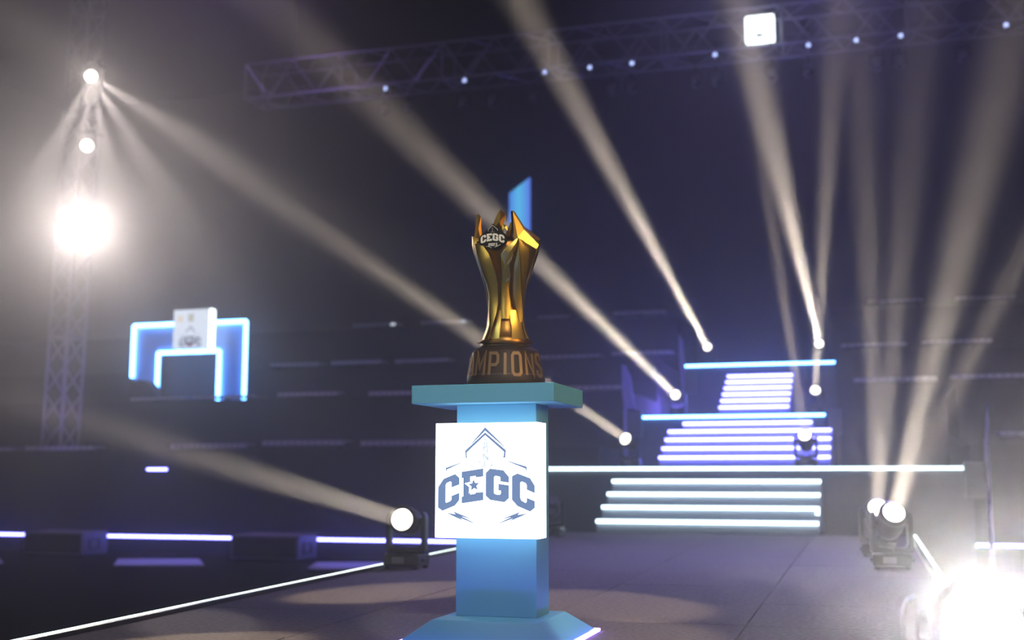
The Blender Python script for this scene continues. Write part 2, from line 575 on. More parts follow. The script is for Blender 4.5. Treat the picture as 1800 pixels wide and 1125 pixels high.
# ------------------------------------------------------------------ violet blade-shaped fins beside the landings
def fin(outline, stem, Y, label):
    base = at_y(*stem[1], Y)
    base.z = FLOOR_Z
    o = thing('blade_fin', label, 'stage fin', base)
    pts = [at_y(x, y, Y) - base for (x, y) in outline]
    MB().prism(pts, (0, .07, 0)).build('blade', 'fin_violet', o, bevel=.008)
    a = at_y(*stem[0], Y) - base
    MB().box(-.03, .03, .015, .055, 0, a.z).build('stem', 'fin_violet', o)


fin([(1193, 586), (1199, 598), (1204, 640), (1205, 690), (1200, 692), (1194, 640)], ((1202, 690), (1203, 700)), 25.6, 'violet blade-shaped fin standing beside the top landing')
fin([(1092, 640), (1099, 642), (1108, 662), (1115, 718), (1097, 718), (1093, 690)], ((1099, 718), (1099, 772)), 21.2, 'violet blade-shaped fin beside the middle landing')
fin([(1735, 706), (1740, 742), (1738, 772), (1731, 778), (1733, 740)], ((1737, 772), (1737, 836)), 17.4, 'violet blade-shaped fin at the right end of the first landing')

# ------------------------------------------------------------------ low light line, subwoofers and painted floor light patches left of the runway
def strip_line(xa, xb, y, Y, mat, label, th=.05):
    a, b = at_y(xa, y, Y), at_y(xb, y, Y)
    z = at_y((xa + xb) / 2, y, Y).z
    o = thing('light_strip', label, 'light strip', ((a.x + b.x) / 2, Y, z - th / 2))
    w = (b.x - a.x) / 2
    MB().box(-w, w, .02, .0615, -.01, th + .01).build('channel', 'dark_panel', o)
    MB().box(-w, w, 0, .02, 0, th).build('diffuser', mat, o)
    return o


strip_line(-120, 900, 945.5, 20.939, 'led_blue', 'long violet-white light strip low on the left grandstand front, behind the subwoofers')
strip_line(1560, 1900, 959, 20.939, 'led_blue', 'violet-white light strip low on the right grandstand front', )
strip_line(258, 293, 825, 20.939, 'led_blue', 'short bright light dash high on the left grandstand front')
for (xa, xb, lab) in ((40, 143, 'dark subwoofer cabinet with violet-lit side, nearest the left edge'), (405, 523, 'dark subwoofer cabinet with violet-lit side, next to the left spotlight')):
    yn, yf = 19.7, 20.5
    p0, p1 = at_y(xa, 978, yn), at_y(xb, 978, yn)
    w = p1.x - p0.x
    o = thing('subwoofer', lab, 'speaker', (p1.x - w / 2, (yn + yf) / 2, FLOOR_Z), 0, 'subwoofers along the grandstand front')
    d = (yf - yn) / 2
    MB().box(-w / 2, w / 2, -d, d, .02, .46).build('cabinet', 'sub_side', o, bevel=.015)
    MB().box(-w / 2 + .04, w / 2 - .04, -d - .02, -d - .001, .06, .42).build('grille', 'speaker_grille', o, bevel=.01)
    hd = MB()
    for (ya, yb) in ((-.2, -.17), (.1, .13)):
        hd.box(w / 2 + .002, w / 2 + .02, ya, yb, .12, .32)
    hd.box(w / 2 + .002, w / 2 + .02, -.17, .1, .30, .32)
    hd.box(w / 2 + .002, w / 2 + .02, -.17, .1, .12, .14)
    hd.build('handle', 'black_plastic', o)
    for sx in (-1, 1):
        for sy in (-1, 1):
            MB().tube((sx * (w / 2 - .08), sy * (d - .08), 0), (sx * (w / 2 - .08), sy * (d - .08), .02), .03).build('foot', 'black_plastic', o)
for (q, lab) in (([(200, 993), (207, 982), (350, 982), (359, 993)], 'pale floor sheet standing in for a light patch between the two subwoofers'),
                 ([(540, 999), (556, 988), (700, 988), (705, 999)], 'pale floor sheet standing in for a light patch behind the left stage-edge spotlight'),
                 ([(-90, 990), (-80, 981), (-2, 981), (6, 988)], 'pale floor sheet standing in for a light patch at the left edge of the picture')):
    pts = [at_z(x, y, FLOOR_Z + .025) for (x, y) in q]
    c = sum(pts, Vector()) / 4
    o = MB().prism([p - Vector((0, 0, .024)) for p in pts], (0, 0, .024)).build('floor_light_patch', 'floor_light_patch', origin=(c.x, c.y, FLOOR_Z))  # thin pale sheet drawn where strip light falls on the floor
    tag(o, lab, 'floor light patch', 'floor light patches beside the runway')

# runway edge light profiles
def edge_light(pts_out, side, label):
    o = thing('edge_light', label, 'light strip', ((pts_out[0][0] + pts_out[1][0]) / 2, (pts_out[0][1] + pts_out[1][1]) / 2, -.12))
    b = Vector(o.location)
    (xa, ya), (xb, yb) = pts_out
    k = .03 * side
    A = [Vector((xa, ya, 0)), Vector((xb, yb, 0))]
    def bar(o0, o1, z0, z1, nm, mt):
        bot = [A[0] + Vector((o0, 0, z0)), A[0] + Vector((o1, 0, z0)), A[1] + Vector((o1, 0, z0)), A[1] + Vector((o0, 0, z0))]
        top = [p + Vector((0, 0, z1 - z0)) for p in bot]
        MB().hexa(bot, top).build(nm, mt, o, origin=b)
    bar(.012 * side, .045 * side, -.12, .018, 'mounting_rail', 'black_metal')
    bar(.046 * side, .075 * side, -.045, .02, 'diffuser', 'led_edge')


edge_light([(left_edge(Y0), Y0), (left_edge(Y1), Y1)], -1, 'white light line along the left edge of the runway')
edge_light([(RIGHT_EDGE, Y0), (RIGHT_EDGE, Y1)], 1, 'white light line along the right edge of the runway')

# ------------------------------------------------------------------ gateway with light outline on the second tier
GY = 24.6
gb = at_y(335, 700, GY)
gb.z = zr[1]
g = thing('gateway', 'blue gateway outlined in white light on the left grandstand', 'gateway', gb)


def gp(x, y, dy=0):
    return at_y(x, y, GY) + Vector((0, dy, 0)) - gb


x0, x1 = gp(236, 620).x, gp(433, 620).x
xi0, xi1 = gp(279, 660).x, gp(386, 660).x
zt, zi = gp(335, 569).z, gp(335, 619).z
MB().box(x0, xi0, 0, .1, 0, zt).build('side_panel', 'gate_blue', g)
MB().box(xi1, x1, 0, .1, 0, zt).build('side_panel', 'gate_blue', g)
MB().box(xi0, xi1, 0, .1, zi, zt).build('lintel_panel', 'gate_blue', g)
MB().box(xi0, xi1, .45, .5, 0, zi).build('doorway_back', 'gate_dark', g)
w = .045


def ltube(a, b, nm='light_tube'):
    MB().tube(a, b, w, 10).build(nm, 'led_cyan', g)


ltube((x0, -.05, gp(236, 664).z), (x0, -.05, zt))
ltube((x1, -.05, .06), (x1, -.05, zt))
ltube((x0, -.05, zt), (x1, -.05, zt))
ltube((xi0, -.05, .04), (xi0, -.05, zi))
ltube((xi1, -.05, .04), (xi1, -.05, zi))
ltube((xi0, -.05, zi), (xi1, -.05, zi))
# dark case standing in front of the gateway's left foot
p = at_y(249, 700, GY - .5)
o = thing('equipment_case', 'dark rounded case in front of the left foot of the gateway', 'case', (p.x, GY - .5, zr[1]))
hc = at_y(249, 668, GY - .5).z - zr[1]
ww = at_y(271, 700, GY - .5).x - p.x
prof = [(-ww, 0, 0), (ww, 0, 0), (ww, 0, hc * .3), (ww * .8, 0, hc * .65), (ww * .35, 0, hc * .93), (-ww * .2, 0, hc), (-ww, 0, hc)]
MB().prism(prof, (0, .35, 0)).build('body', 'dark_wall', o, bevel=.02)
MB().box(-ww * .7, ww * .3, -.012, 0, hc * .4, hc * .46).build('handle', 'black_metal', o)


def emblem(to3, off, mat, parent, lite=None, origin=(0, 0, 0), full=True):
    """the printed emblem: to3 maps drawing units to 3-D, off is its thickness vector"""
    def flat(nm, pts, mt, k=1.0):
        return MB().prism([to3(*p) for p in pts], Vector(off) * k).build(nm, mt, parent, origin=origin)
    for pts in (L_C1, L_E, L_G, L_C2):
        flat('letter', pts, mat)
    flat('chevron', L_ROOF1, mat)
    flat('chevron', L_ROOF2, mat)
    flat('wing_line', L_WINGL, mat)
    flat('wing_line', L_WINGR, mat)
    flat('lightning_bolt', L_BOLT, mat)
    flat('lightning_bolt', L_BOLTR, mat)
    if full:
        flat('star_outline', L_STARBACK, 'lightbox', 1.5)
        flat('star', L_STAR, mat, 2.2)
        s = MB()
        for line in STATUE:
            for q in stroke(line, 7):
                s.prism([to3(*p) for p in q], off)
        s.build('statue_emblem', lite or mat, parent, origin=origin)


# sign box hanging over the gateway lintel
SY = GY - .35
sa, sb = at_y(303, 613, SY), at_y(369, 542, SY)
so = Vector(((sa.x + sb.x) / 2, SY, sa.z))
sg = thing('lit_sign', 'white lit emblem sign hung over the gateway', 'sign', so)
SW, SH = sb.x - sa.x, sb.z - sa.z
MB().box(-SW / 2, SW / 2, 0, .2, 0, SH).build('sign_box', 'sign_white', sg, bevel=.015)
MB().box(SW / 2 + .001, SW / 2 + .04, -.01, .2, -.02, SH).build('side_light', 'sign_bright', sg)


def to_sign(x, y):
    s = SW * .60 / 900
    return Vector((-.01 + (x - 530) * s, -.004, SH * .27 - (y - 520) * s))


emblem(to_sign, (0, -.004, 0), 'sign_print', sg, full=False)
MB().prism([(-.14 - .04, -.004, SH * .14), (.16 - .04, -.004, SH * .14), (.02, -.004, SH * .03), (-.05, -.004, SH * .03)], (0, -.006, 0)).build('print_patch', 'sign_maroon', sg)
MB().prism([(SW * a, -.004, SH * b) for a, b in ((-.38, .68), (-.22, .68), (-.22, .84), (-.38, .84))], (0, -.004, 0)).build('print_patch', 'sign_cream', sg)
MB().prism([(SW * a, -.004, SH * b) for a, b in ((-.09, .68), (.07, .68), (.07, .88), (-.09, .88))], (0, -.004, 0)).build('print_patch', 'sign_olive', sg)
for x in (-.3, .3):
    MB().tube((x * SW, .19, SH * .3), (x * SW, .349, SH * .3), .02).build('bracket', 'black_metal', sg)


# ------------------------------------------------------------------ trusses
def lattice(name, label, base, axis, length, size, bay, mat='truss_metal'):
    """four-chord lattice truss; axis 'X' (lying) or 'Z' (standing)"""
    o = thing(name, label, 'truss', base)
    r, rb = .030, .020
    h = size

    def q(t, a, b):
        return (t, a, b) if axis == 'X' else (a, b, t)
    cs = [(-h / 2, 0), (h / 2, 0), (h / 2, h), (-h / 2, h)] if axis == 'X' else [(-h / 2, -h / 2), (h / 2, -h / 2), (h / 2, h / 2), (-h / 2, h / 2)]
    for (a, b) in cs:
        MB().tube(q(0, a, b), q(length, a, b), r, 8).build('chord', mat, o)
    n = int(length / bay)
    proto = {}
    for i in range(n):
        for k in range(4):
            (a, b), (c, d) = cs[k], cs[(k + 1) % 4]
            flip = i % 2
            key = (k, flip)
            if key not in proto:
                s, e = (q(0, a, b), q(bay, c, d)) if not flip else (q(0, c, d), q(bay, a, b))
                pb = MB().tube(s, e, rb, 6).build('brace', mat, o)
                proto[key] = pb
                pb.location = q(i * bay, 0, 0)
            else:
                pb = proto[key].copy()
                COL.objects.link(pb)
                pb.location = q(i * bay, 0, 0)
    for i in range(0, n + 1, 4):
        for k in range(4):
            (a, b), (c, d) = cs[k], cs[(k + 1) % 4]
            if ('fr', k) not in proto:
                pb = MB().tube(q(0, a, b), q(0, c, d), rb, 6).build('frame_bar', mat, o)
                proto[('fr', k)] = pb
            else:
                pb = proto[('fr', k)].copy()
                COL.objects.link(pb)
            pb.location = q(i * bay, 0, 0)
    return o


TY = 24.0
tb = at_y(1330, 81, TY)
tt = at_y(1330, 13, TY)
TH_ = tt.z - tb.z
xl, xr = at_y(430, 170, TY).x, at_y(1900, 40, TY).x
OT = lattice('overhead_truss', 'grey lattice truss slung across the top of the hall', (xl, TY + TH_ / 2, tb.z), 'X', xr - xl, TH_, .62)
for x in (.06, .36, .68, .94):
    L_ = (xr - xl) * x
    MB().tube((L_, 0, TH_), (L_, 0, 14.98 - tb.z), .02, 6).build('hoist_chain', 'black_metal', OT)
f0 = at_y(88, 785, 21.7)
f0.z = zr[0]
top = at_y(140, -60, 21.7)
TWR = lattice('lattice_tower', 'standing lattice tower at left carrying three bright lamps', (f0.x + .1, 21.9, zr[0] + .03), 'Z', top.z - zr[0], .52, .62)
spot_light('tower_wash', (f0.x + 5.0, 15.5, .2), Vector((f0.x + .2, 21.7, 2.6)) - Vector((f0.x + 5.0, 15.5, .2)), 2600, 9, (0.30, 0.20, 1.0), 1.0, .05)  # added spot without a fixture, colours the lower tower violet
TWR.rotation_euler = (0, R(1.2), R(-5))
MB().box(-.5, .5, -.5, .5, -.03, 0).build('base_plate', 'black_metal', TWR)

# emblem box on the overhead truss
ey = TY - .12
ea, eb = at_y(1311, 82, ey), at_y(1361, 26, ey)
eb_ = thing('truss_sign', 'small glowing white emblem box clamped to the overhead truss', 'sign', ((ea.x + eb.x) / 2, ey, ea.z))
EW, EH = eb.x - ea.x, eb.z - ea.z
MB().box(-EW / 2, EW / 2, -.12, 0.08, 0.04, EH).build('sign_box', 'sign_bright', eb_, bevel=.04)
MB().prism([(-.16, -.122, EH * .30), (0, -.122, EH * .34), (.16, -.122, EH * .30), (0, -.122, EH * .2)], (0, -.006, 0)).build('print_patch', 'sign_print', eb_)
for x in (-.05, .06):
    MB().box(x - .018, x + .018, -.128, -.122, EH * .62, EH * .66).build('print_patch', 'sign_olive', eb_)
for x in (-.2, .2):
    MB().tube((x, .04, 0), (x, .04, .06), .03).build('clamp', 'black_metal', eb_)

# little lamps along the truss
CANS = [(678, 154, 1, 'first from the left'), (817, 140, 1, 'second from the left'), (958, 124, 2, 'third from the left, dim violet'), (1037, 118, 2, 'fourth, dim violet'),
        (1111, 108, 1, 'fifth, bright'), (1257, 93, 1, 'just left of the emblem box'), (1421, 76, 1, 'just right of the emblem box'), (1505, 72, 2, 'second right of the emblem box'),
        (1583, 57, 2, 'third right of the emblem box'), (1768, 36, 1, 'last, near the right edge')]
can0 = None
for (x, y, k, lab) in CANS:
    p = at_y(x, y, TY)
    p.z = tb.z - .10
    if can0 is None:
        c = can0 = thing('truss_lamp', '', 'lamp', p, 0, 'small lamps along the truss')
        MB().lathe([(.03, -.02), (.07, 0), (.075, .16), (.05, .22)], 16, (0, .02, 0), 'Y').build('can', 'black_metal', c, smooth=True)
        MB().lathe([(.05, -.02), (.03, -.035)], 16, (0, .0, 0), 'Y').build('lens', 'lens_blue', c)
        MB().box(-.02, .02, .0, .06, .05, .075).build('clamp', 'black_metal', c)
    else:
        c = twin(can0)
    c.location = p
    c['label'] = 'tiny bluish lamp on the overhead truss, ' + lab

# unlit heads hanging a little lower
HANG = [(676, 178), (718, 166), (815, 165), (866, 147), (940, 144), (1076, 130), (1110, 134), (1222, 116), (1258, 118), (1357, 98), (1420, 102), (1540, 80), (1580, 86), (1690, 70)]
h0 = None
ORD = 'first second third fourth fifth sixth seventh eighth ninth tenth eleventh twelfth thirteenth fourteenth'.split()
for i, (x, y) in enumerate(HANG):
    p = at_y(x, y, TY + TH_)
    p.z = tb.z - .389
    if h0 is None:
        h = h0 = thing('hanging_head', 'unlit dark lamp head hanging under the overhead truss', 'lamp', p, 0, 'unlit lamp heads under the truss')
        MB().lathe([(.05, -.14), (.09, -.10), (.10, .08), (.06, .15)], 14, (0, 0, 0), 'Y').build('head', 'black_plastic', h, smooth=True)
        MB().lathe([(.07, -.145), (.04, -.16)], 14, (0, 0, 0), 'Y').build('lens', 'grey_plastic', h)
        yk = MB().box(-.15, -.12, -.03, .03, -.03, .2).box(.12, .15, -.03, .03, -.03, .2).box(-.15, .15, -.03, .03, .2, .24)
        yk.build('yoke', 'black_plastic', h)
        MB().tube((0, 0, .24), (0, 0, .36), .03).build('clamp', 'black_plastic', h)
    else:
        h = twin(h0)
    h.location = p
    h['label'] = f'unlit dark lamp head under the overhead truss, {ORD[i]} from the left'

# blue LED banner high behind the trophy
BY = 30.0
pts = [at_y(895, 340, BY), at_y(932, 311, BY), at_y(932, 405, BY), at_y(895, 425, BY)]
c = sum(pts, Vector()) / 4
bn = thing('led_banner', 'bright blue slanted LED banner hanging high behind the trophy', 'screen', c)
MB().prism([p - c for p in pts], (0, .03, 0)).build('screen', 'screen_blue', bn)
MB().prism([(p - c) + Vector((0, .032, 0)) for p in pts], (0, .12, 0)).build('cabinet', 'dark_panel', bn)
for p in pts[:2]:
    MB().tube(p - c + Vector((0, .09, 0)), Vector((p.x - c.x, .09, 15 - c.z - .02)), .012, 6).build('hanging_wire', 'black_metal', bn)

# ------------------------------------------------------------------ moving-head spotlights
AX = .37       # height of the tilt axis


def head_proto():
    t = thing('moving_head_light', '', 'spotlight', (0, 0, 0))
    b = MB().box(-.15, .15, -.13, .13, .02, .115).build('base', 'black_metal', t, bevel=.015)
    MB().box(-.07, .03, -.137, -.13, .045, .095).build('display', 'grey_plastic', b)
    for s in (-1, 1):
        MB().box(s * .155 - .012, s * .155 + .012, -.06, .06, .055, .08).build('handle', 'black_plastic', b, bevel=.004)
    for sx in (-1, 1):
        for sy in (-1, 1):
            MB().tube((sx * .12, sy * .10, 0), (sx * .12, sy * .10, .02), .022, 10).build('foot', 'black_plastic', b)
    y = MB()
    n = 7
    for s in (-1, 1):        # rounded arms rising from a cross bar
        pts = []
        for (xx, zz) in ((.165, .135), (.165, .40), (.155, .432), (.13, .445), (.128, .40), (.128, .19), (.11, .165), (.0, .155), (.0, .12), (.15, .12)):
            pts.append((s * xx, -.045, zz))
        y.prism(pts, (0, .09, 0))
    yk = y.build('yoke', 'black_metal', t, bevel=.008)
    MB().lathe([(.085, .115), (.085, .125)], 24).build('pan_collar', 'black_plastic', yk)
    h = MB().lathe([(.055, -.17), (.095, -.145), (.108, -.08), (.110, .04), (.100, .075), (.104, .09), (.104, .13), (.086, .132)], 32, (0, 0, 0), 'Y').build('head', 'black_plastic', t, smooth=True)
    h.location = (0, 0, AX)
    prof = [(.084, .128), (.082, .140), (.070, .158), (.045, .172), (.012, .178)]
    MB().lathe(prof, 28, (0, 0, 0), 'Y').build('lens', 'lens', h, smooth=True)
    MB().lathe([(.106, .095), (.112, .10), (.112, .125), (.087, .131), (.087, .126)], 32, (0, 0, 0), 'Y').build('front_bezel', 'black_metal', h, smooth=True)
    for s in (-1, 1):
        MB().tube((s * .105, 0, 0), (s * .130, 0, 0), .03, 14).build('tilt_joint', 'black_metal', h)
    v = MB()
    for k in range(5):
        v.box(-.05, .05, -.172 + k * .0, -.165, -.04 + k * .018, -.032 + k * .018)
    v.build('rear_vent', 'grey_plastic', h)
    return t


PROTO = head_proto()
FIRST = [True]


def moving_head(px, py, base, aim, label, beams, lens='lens', scale=1.0, pan=None):
    """base: foot point; aim: direction of the head; beams: (direction, watts, half angle)"""
    t = PROTO if FIRST[0] else twin(PROTO)
    FIRST[0] = False
    t.location = base
    t['label'] = label
    t['group'] = 'moving-head spotlights on the stage'
    t.scale = (scale,) * 3
    d = Vector(aim).normalized()
    pn = math.atan2(-d.x, d.y)
    tl = math.asin(d.z)
    for ch in t.children:
        if ch.name.startswith('yoke'):
            ch.rotation_euler = (0, 0, pn if pan is None else pan)
        elif ch.name.startswith('head'):
            ch.rotation_euler = (tl, 0, pn)
            if lens != 'lens':
                for q in ch.children:
                    if q.name.startswith('lens'):
                        q.data = q.data.copy()
                        q.data.materials[0] = MAT[lens]
    src = Vector(base) + Vector((0, 0, AX * scale)) + d * .20 * scale
    for (bd, pw, ha) in beams:
        beam_light('beam_lamp', src, bd, pw * BEAM, ha)
    return t


def mh(px, py, Y, zfloor, ends, label, scale=1.0, lens='lens', aim=None):
    """lens seen at (px,py) in the plane Y; foot on zfloor; ends: (px,py,depth,watts,half angle)"""
    p = at_y(px, py, Y)
    src = Vector((p.x, p.y, zfloor + AX * scale))
    dirs = [(at_d(ex, ey_, ed) - p, pw, ha) for (ex, ey_, ed, pw, ha) in ends]
    d = sum((q[0].normalized() for q in dirs), Vector()) if aim is None else Vector(aim) - p
    d.normalize()
    base = p - d * .16 * scale
    base.z = zfloor
    return moving_head(px, py, base, d, label, dirs, lens, scale)


K = 60
mh(705, 911, 8.75, 0, [(150, 738, 5.0, .075 * K, 0.9)], 'black spotlight on the left edge of the runway beside the podium, beam to the left')
mh(966, 905, 14.2, 0, [], 'black spotlight half hidden behind the right side of the lit box', aim=(-6, 20, 3))
mh(1098, 786, 17.2, .86, [(640, 478, 13.5, 2.0 * K, 1.6)], 'spotlight at the left of the first stair landing, beam to upper left')
mh(1415, 784, 17.2, .86, [(1345, 330, 13.0, .5 * K, 1.1)], 'spotlight at the right of the first stair landing, beam upward')
mh(1187, 713, 21.9, 1.83, [(850, 395, 15.0, 1.1 * K, 1.5)], 'spotlight on the left of the middle stair landing, beam to upper left')
mh(1434, 707, 21.9, 1.83, [(1466, 150, 15.0, .9 * K, 1.7)], 'spotlight on the right of the middle stair landing, beam straight up')
mh(1243, 605, 25.4, 3.08, [(950, 60, 16.0, 1.6 * K, 1.5)], 'spotlight on the left of the top landing, beam to upper left')
mh(1440, 601, 25.4, 3.08, [(1335, 150, 16.0, 1.0 * K, 1.7)], 'spotlight on the right of the top landing, beam up and left')
mh(1543, 885, 11.4, 0, [(1527, 480, 8.5, .42 * K, 1.5), (1580, 480, 8.5, .42 * K, 2.0)], 'spotlight standing farther back on the right runway edge, partly hidden')
mh(1573, 908, 9.9, 0, [(1680, 480, 7.0, .85 * K, 2.4), (1790, 480, 7.2, .45 * K, 1.6)], 'spotlight with two beams on the right edge of the runway')
mh(1728, 1092, 2.85, 0, [(1830, 760, 2.4, .5 * K, 6)], 'glaring overexposed spotlight in the lower right corner, nearest the camera', 1.0, 'lens_flood', aim=(0.25, 0, .9))
jp = at_y(1728, 1092, 2.85)
spot_light('flood_lamp', jp + (EYEP - jp).normalized() * .05, EYEP - jp, 215, 18, (1.0, .92, .93), .8, .08)

# three lamps on the lattice tower
def tower_lamp(px, py, label, lens, beams, r=.13):
    p = at_y(px, py, 21.4)
    o = thing('tower_lamp', label, 'lamp', p, 0, 'lamps on the lattice tower')
    d = (EYEP - p).normalized()
    hd = MB().lathe([(.06, -.24), (r, -.16), (r + .02, 0), (r + .01, .02)], 24, (0, 0, 0), 'Y').build('head', 'black_plastic', o, smooth=True)
    hd.rotation_euler = (math.asin(d.z), 0, math.atan2(-d.x, d.y))
    MB().lathe([(r, .021), (r * .8, .05), (r * .4, .065)], 24, (0, 0, 0), 'Y').build('lens', lens, hd, smooth=True)
    MB().box(-r - .06, -r - .03, .0, .05, -.05, .3).box(r + .03, r + .06, .0, .05, -.05, .3).box(-r - .06, r + .06, 0, .05, .3, .34).build('yoke', 'black_plastic', o)
    MB().tube((0, .02, .32), (.1, .45, .32), .03).build('clamp', 'black_metal', o)
    for (bd, pw, ha) in beams:
        spot_light('tower_beam', p + d * .12, bd, pw, ha, (1.0, .87, .82), .6)


pc = at_y(145, 398, 21.4)
tower_lamp(145, 398, 'dazzling lowest lamp on the left lattice tower', 'lens_flood', [(EYEP - pc, 1650, 7)], .50)
pb_ = at_y(153, 256, 21.4)
tower_lamp(153, 256, 'bright middle lamp on the left lattice tower', 'lens', [(EYEP - pb_, 150, 7)])
pa_ = at_y(160, 134, 21.4)
rays = [(at_d(ex, ey_, 19.0) - pa_, pw, ha) for (ex, ey_, pw, ha) in ((400, 285, 10000, 2.2), (105, 240, 8000, 1.0), (146, 240, 8000, .9), (180, 240, 8000, .9), (225, 235, 8000, 1.0))]
tower_lamp(160, 134, 'bright topmost lamp on the left lattice tower', 'lens', rays + [(EYEP - pa_, 150, 7)])

# ------------------------------------------------------------------ podium
PX, PYF = -1.64, 5.02
pod = thing('podium', 'pale blue podium with a lit emblem box, carrying the gold trophy', 'podium', (PX, 5.3, 0))
PO = Vector((PX, 5.3, 0))
SF = 5.02
sl = at_y(723, 690, SF).x, at_y(973.5, 690, SF).x
zs_t = at_y(850, 674.5, SF).z
zs_b = at_y(850, 707.5, SF).z
SD = 5.56
MB().box(sl[0], sl[1], SF, SD, zs_b, zs_t).build('top_slab', 'blue_paint', pod, origin=PO, bevel=.004)
CF, CB = 5.15, 5.36
cl = at_y(803, 730, CF).x, at_y(942.5, 730, CF).x
MB().box(cl[0], cl[1], CF, CB, .10, zs_b).build('column', 'blue_paint', pod, origin=PO, bevel=.003)
bx0, bx1, by0, by1 = cl[0] - .05, cl[1] + .05, 4.98, 5.46
k = .115
bt = [(bx0, by0, .10), (bx1, by0, .10), (bx1, by1, .10), (bx0, by1, .10)]
bb = [(bx0 - k, by0 - k, .012), (bx1 + k, by0 - k, .012), (bx1 + k, by1 + k, .012), (bx0 - k, by1 + k, .012)]
MB().hexa(bb, bt).build('foot_block', 'blue_paint', pod, origin=PO, bevel=.004)
ug = MB()
e = .02
xa, xb, ya, yb = bx0 - k, bx1 + k, by0 - k, by1 + k
ug.box(xa - e, xa, ya, yb, 0, .012).box(xb, xb + e, ya, yb, 0, .012).box(xa - e, xb + e, ya - e, ya, 0, .012).box(xa - e, xb + e, yb, yb + e, 0, .012)
ug.build('underglow_strip', 'led_violet', pod, origin=PO)
LF = 5.02
lx0, lx1 = at_y(765, 850, LF).x, at_y(946.5, 850, LF).x
lz0, lz1 = at_y(855, 946.5, LF).z, at_y(855, 743, LF).z
lb = MB().box(lx0, lx1, LF, CF - .001, lz0, lz1).build('logo_box', 'lightbox', pod, origin=PO, bevel=.003)


def to_box(x, y):
    return Vector((lx0 + (x - 50) / 960 * (lx1 - lx0), LF - .0012, lz1 - (y - 47) / 1038 * (lz1 - lz0)))


emblem(to_box, (0, -.0012, 0), 'logo_print', lb, 'logo_light', origin=PO)

# ------------------------------------------------------------------ trophy
TC = at_y(889.5, 640, 5.30)
TC.z = zs_t
VIEW = math.atan2(-TC.y, -TC.x)           # towards the camera
tr = thing('trophy', 'tall faceted gold trophy cup on a dark lettered base, standing on the podium', 'trophy', TC)
PPM = FPX / ((TC - EYEP).dot(FW))


def hgt(y):       # height above the podium top for a picture row at the trophy axis
    return at_y(889.5, y, TC.y).z - TC.z


DT = (TC - EYEP).dot(FW)


def hz_at(y, dep):     # same picture row, for a point that stands dep metres nearer the viewer than the axis
    return EYE + (hgt(y) + TC.z - EYE) * (1 - dep / DT) - TC.z


plp = [(.176, 0), (.183, .008), (.183, hgt(664)), (.178, hgt(661)), (.160, hz_at(619, .08)), (.150, hz_at(613, .08)), (.128, hz_at(609, .09)), (.118, hz_at(607, .09)), (.10, hz_at(606, .09))]
pl = MB().lathe(plp, 64).build('plinth', 'plinth_brown', tr, smooth=True)
MB().lathe([(.179, hgt(661.5)), (.1815, hgt(662)), (.1815, hgt(664)), (.179, hgt(664.5))], 64).build('plinth_band', 'black_metal', pl, smooth=True)
MB().lathe([(.122, hz_at(608, .10)), (.122, hz_at(605, .10)), (.11, hz_at(602, .10))], 48).build('foot_ring', 'gold', tr, smooth=True)


def on_plinth(u, v):
    """u: arc metres from the view direction (right positive), v: 0..1 up the slope"""
    z0, z1 = hz_at(659, .16), hz_at(621, .14)
    r0, r1 = .1775, .1615
    z = z0 + (z1 - z0) * v
    r = r0 + (r1 - r0) * v
    a = VIEW + u / .17
    return Vector((r * cos(a), r * sin(a), z)), Vector((cos(a), sin(a), 0))


text = 'CHAMPIONS'
# centre the visible M-P-I-O-N-S the way the photograph shows them
wid = {'I': .20}
pos, xx = [], 0.0
for ch in text:
    w_ = .012 if ch == 'I' else (.05 if ch == 'M' else .038)
    pos.append((ch, xx, w_))
    xx += w_ + .0275
shift = [p for p in pos if p[0] == 'I'][0][1] + .012
for (ch, x_, w_) in pos:
    lt = MB()
    for (pp, cl_) in GLYPH[ch]:
        for q in stroke([(x_ + a * w_, b * .09) for (a, b) in pp], .0125, cl_):
            f1, f2 = [], []
            for c2 in q:
                P_, N_ = on_plinth(c2[0] - shift + .002, c2[1] / .09)
                f1.append(P_ - N_ * .002)
                f2.append(P_ + N_ * .006)
            lt.hexa(f1, f2)
    lt.build('letter', 'plinth_letter', pl)

RADII = [(603, 44), (590, 38), (575, 33.5), (560, 31), (545, 31), (531, 31.5), (518, 33.5), (500, 38), (480, 45), (462, 51.5), (447, 56), (437, 59), (425, 61), (412, 61), (395, 60)]
AXX = 891.0
BD = Vector((cos(VIEW), sin(VIEW), 0))       # towards the viewer of the badge
BT = Vector((-BD.y, BD.x, 0))


def rad_at(y):
    for (ya, ra), (yb, rb) in zip(RADII, RADII[1:]):
        if yb <= y <= ya:
            return (ra + (rb - ra) * (ya - y) / (ya - yb)) / PPM
    return RADII[-1][1] / PPM


def ang(x, y):
    return math.degrees(math.asin(max(-1, min(1, (x - AXX) / PPM / rad_at(y)))))


def cyl(deg, y, dr):
    a = VIEW + R(deg)
    r = rad_at(y) + dr
    return Vector((r * cos(a), r * sin(a), hz_at(y, r * cos(R(deg)))))


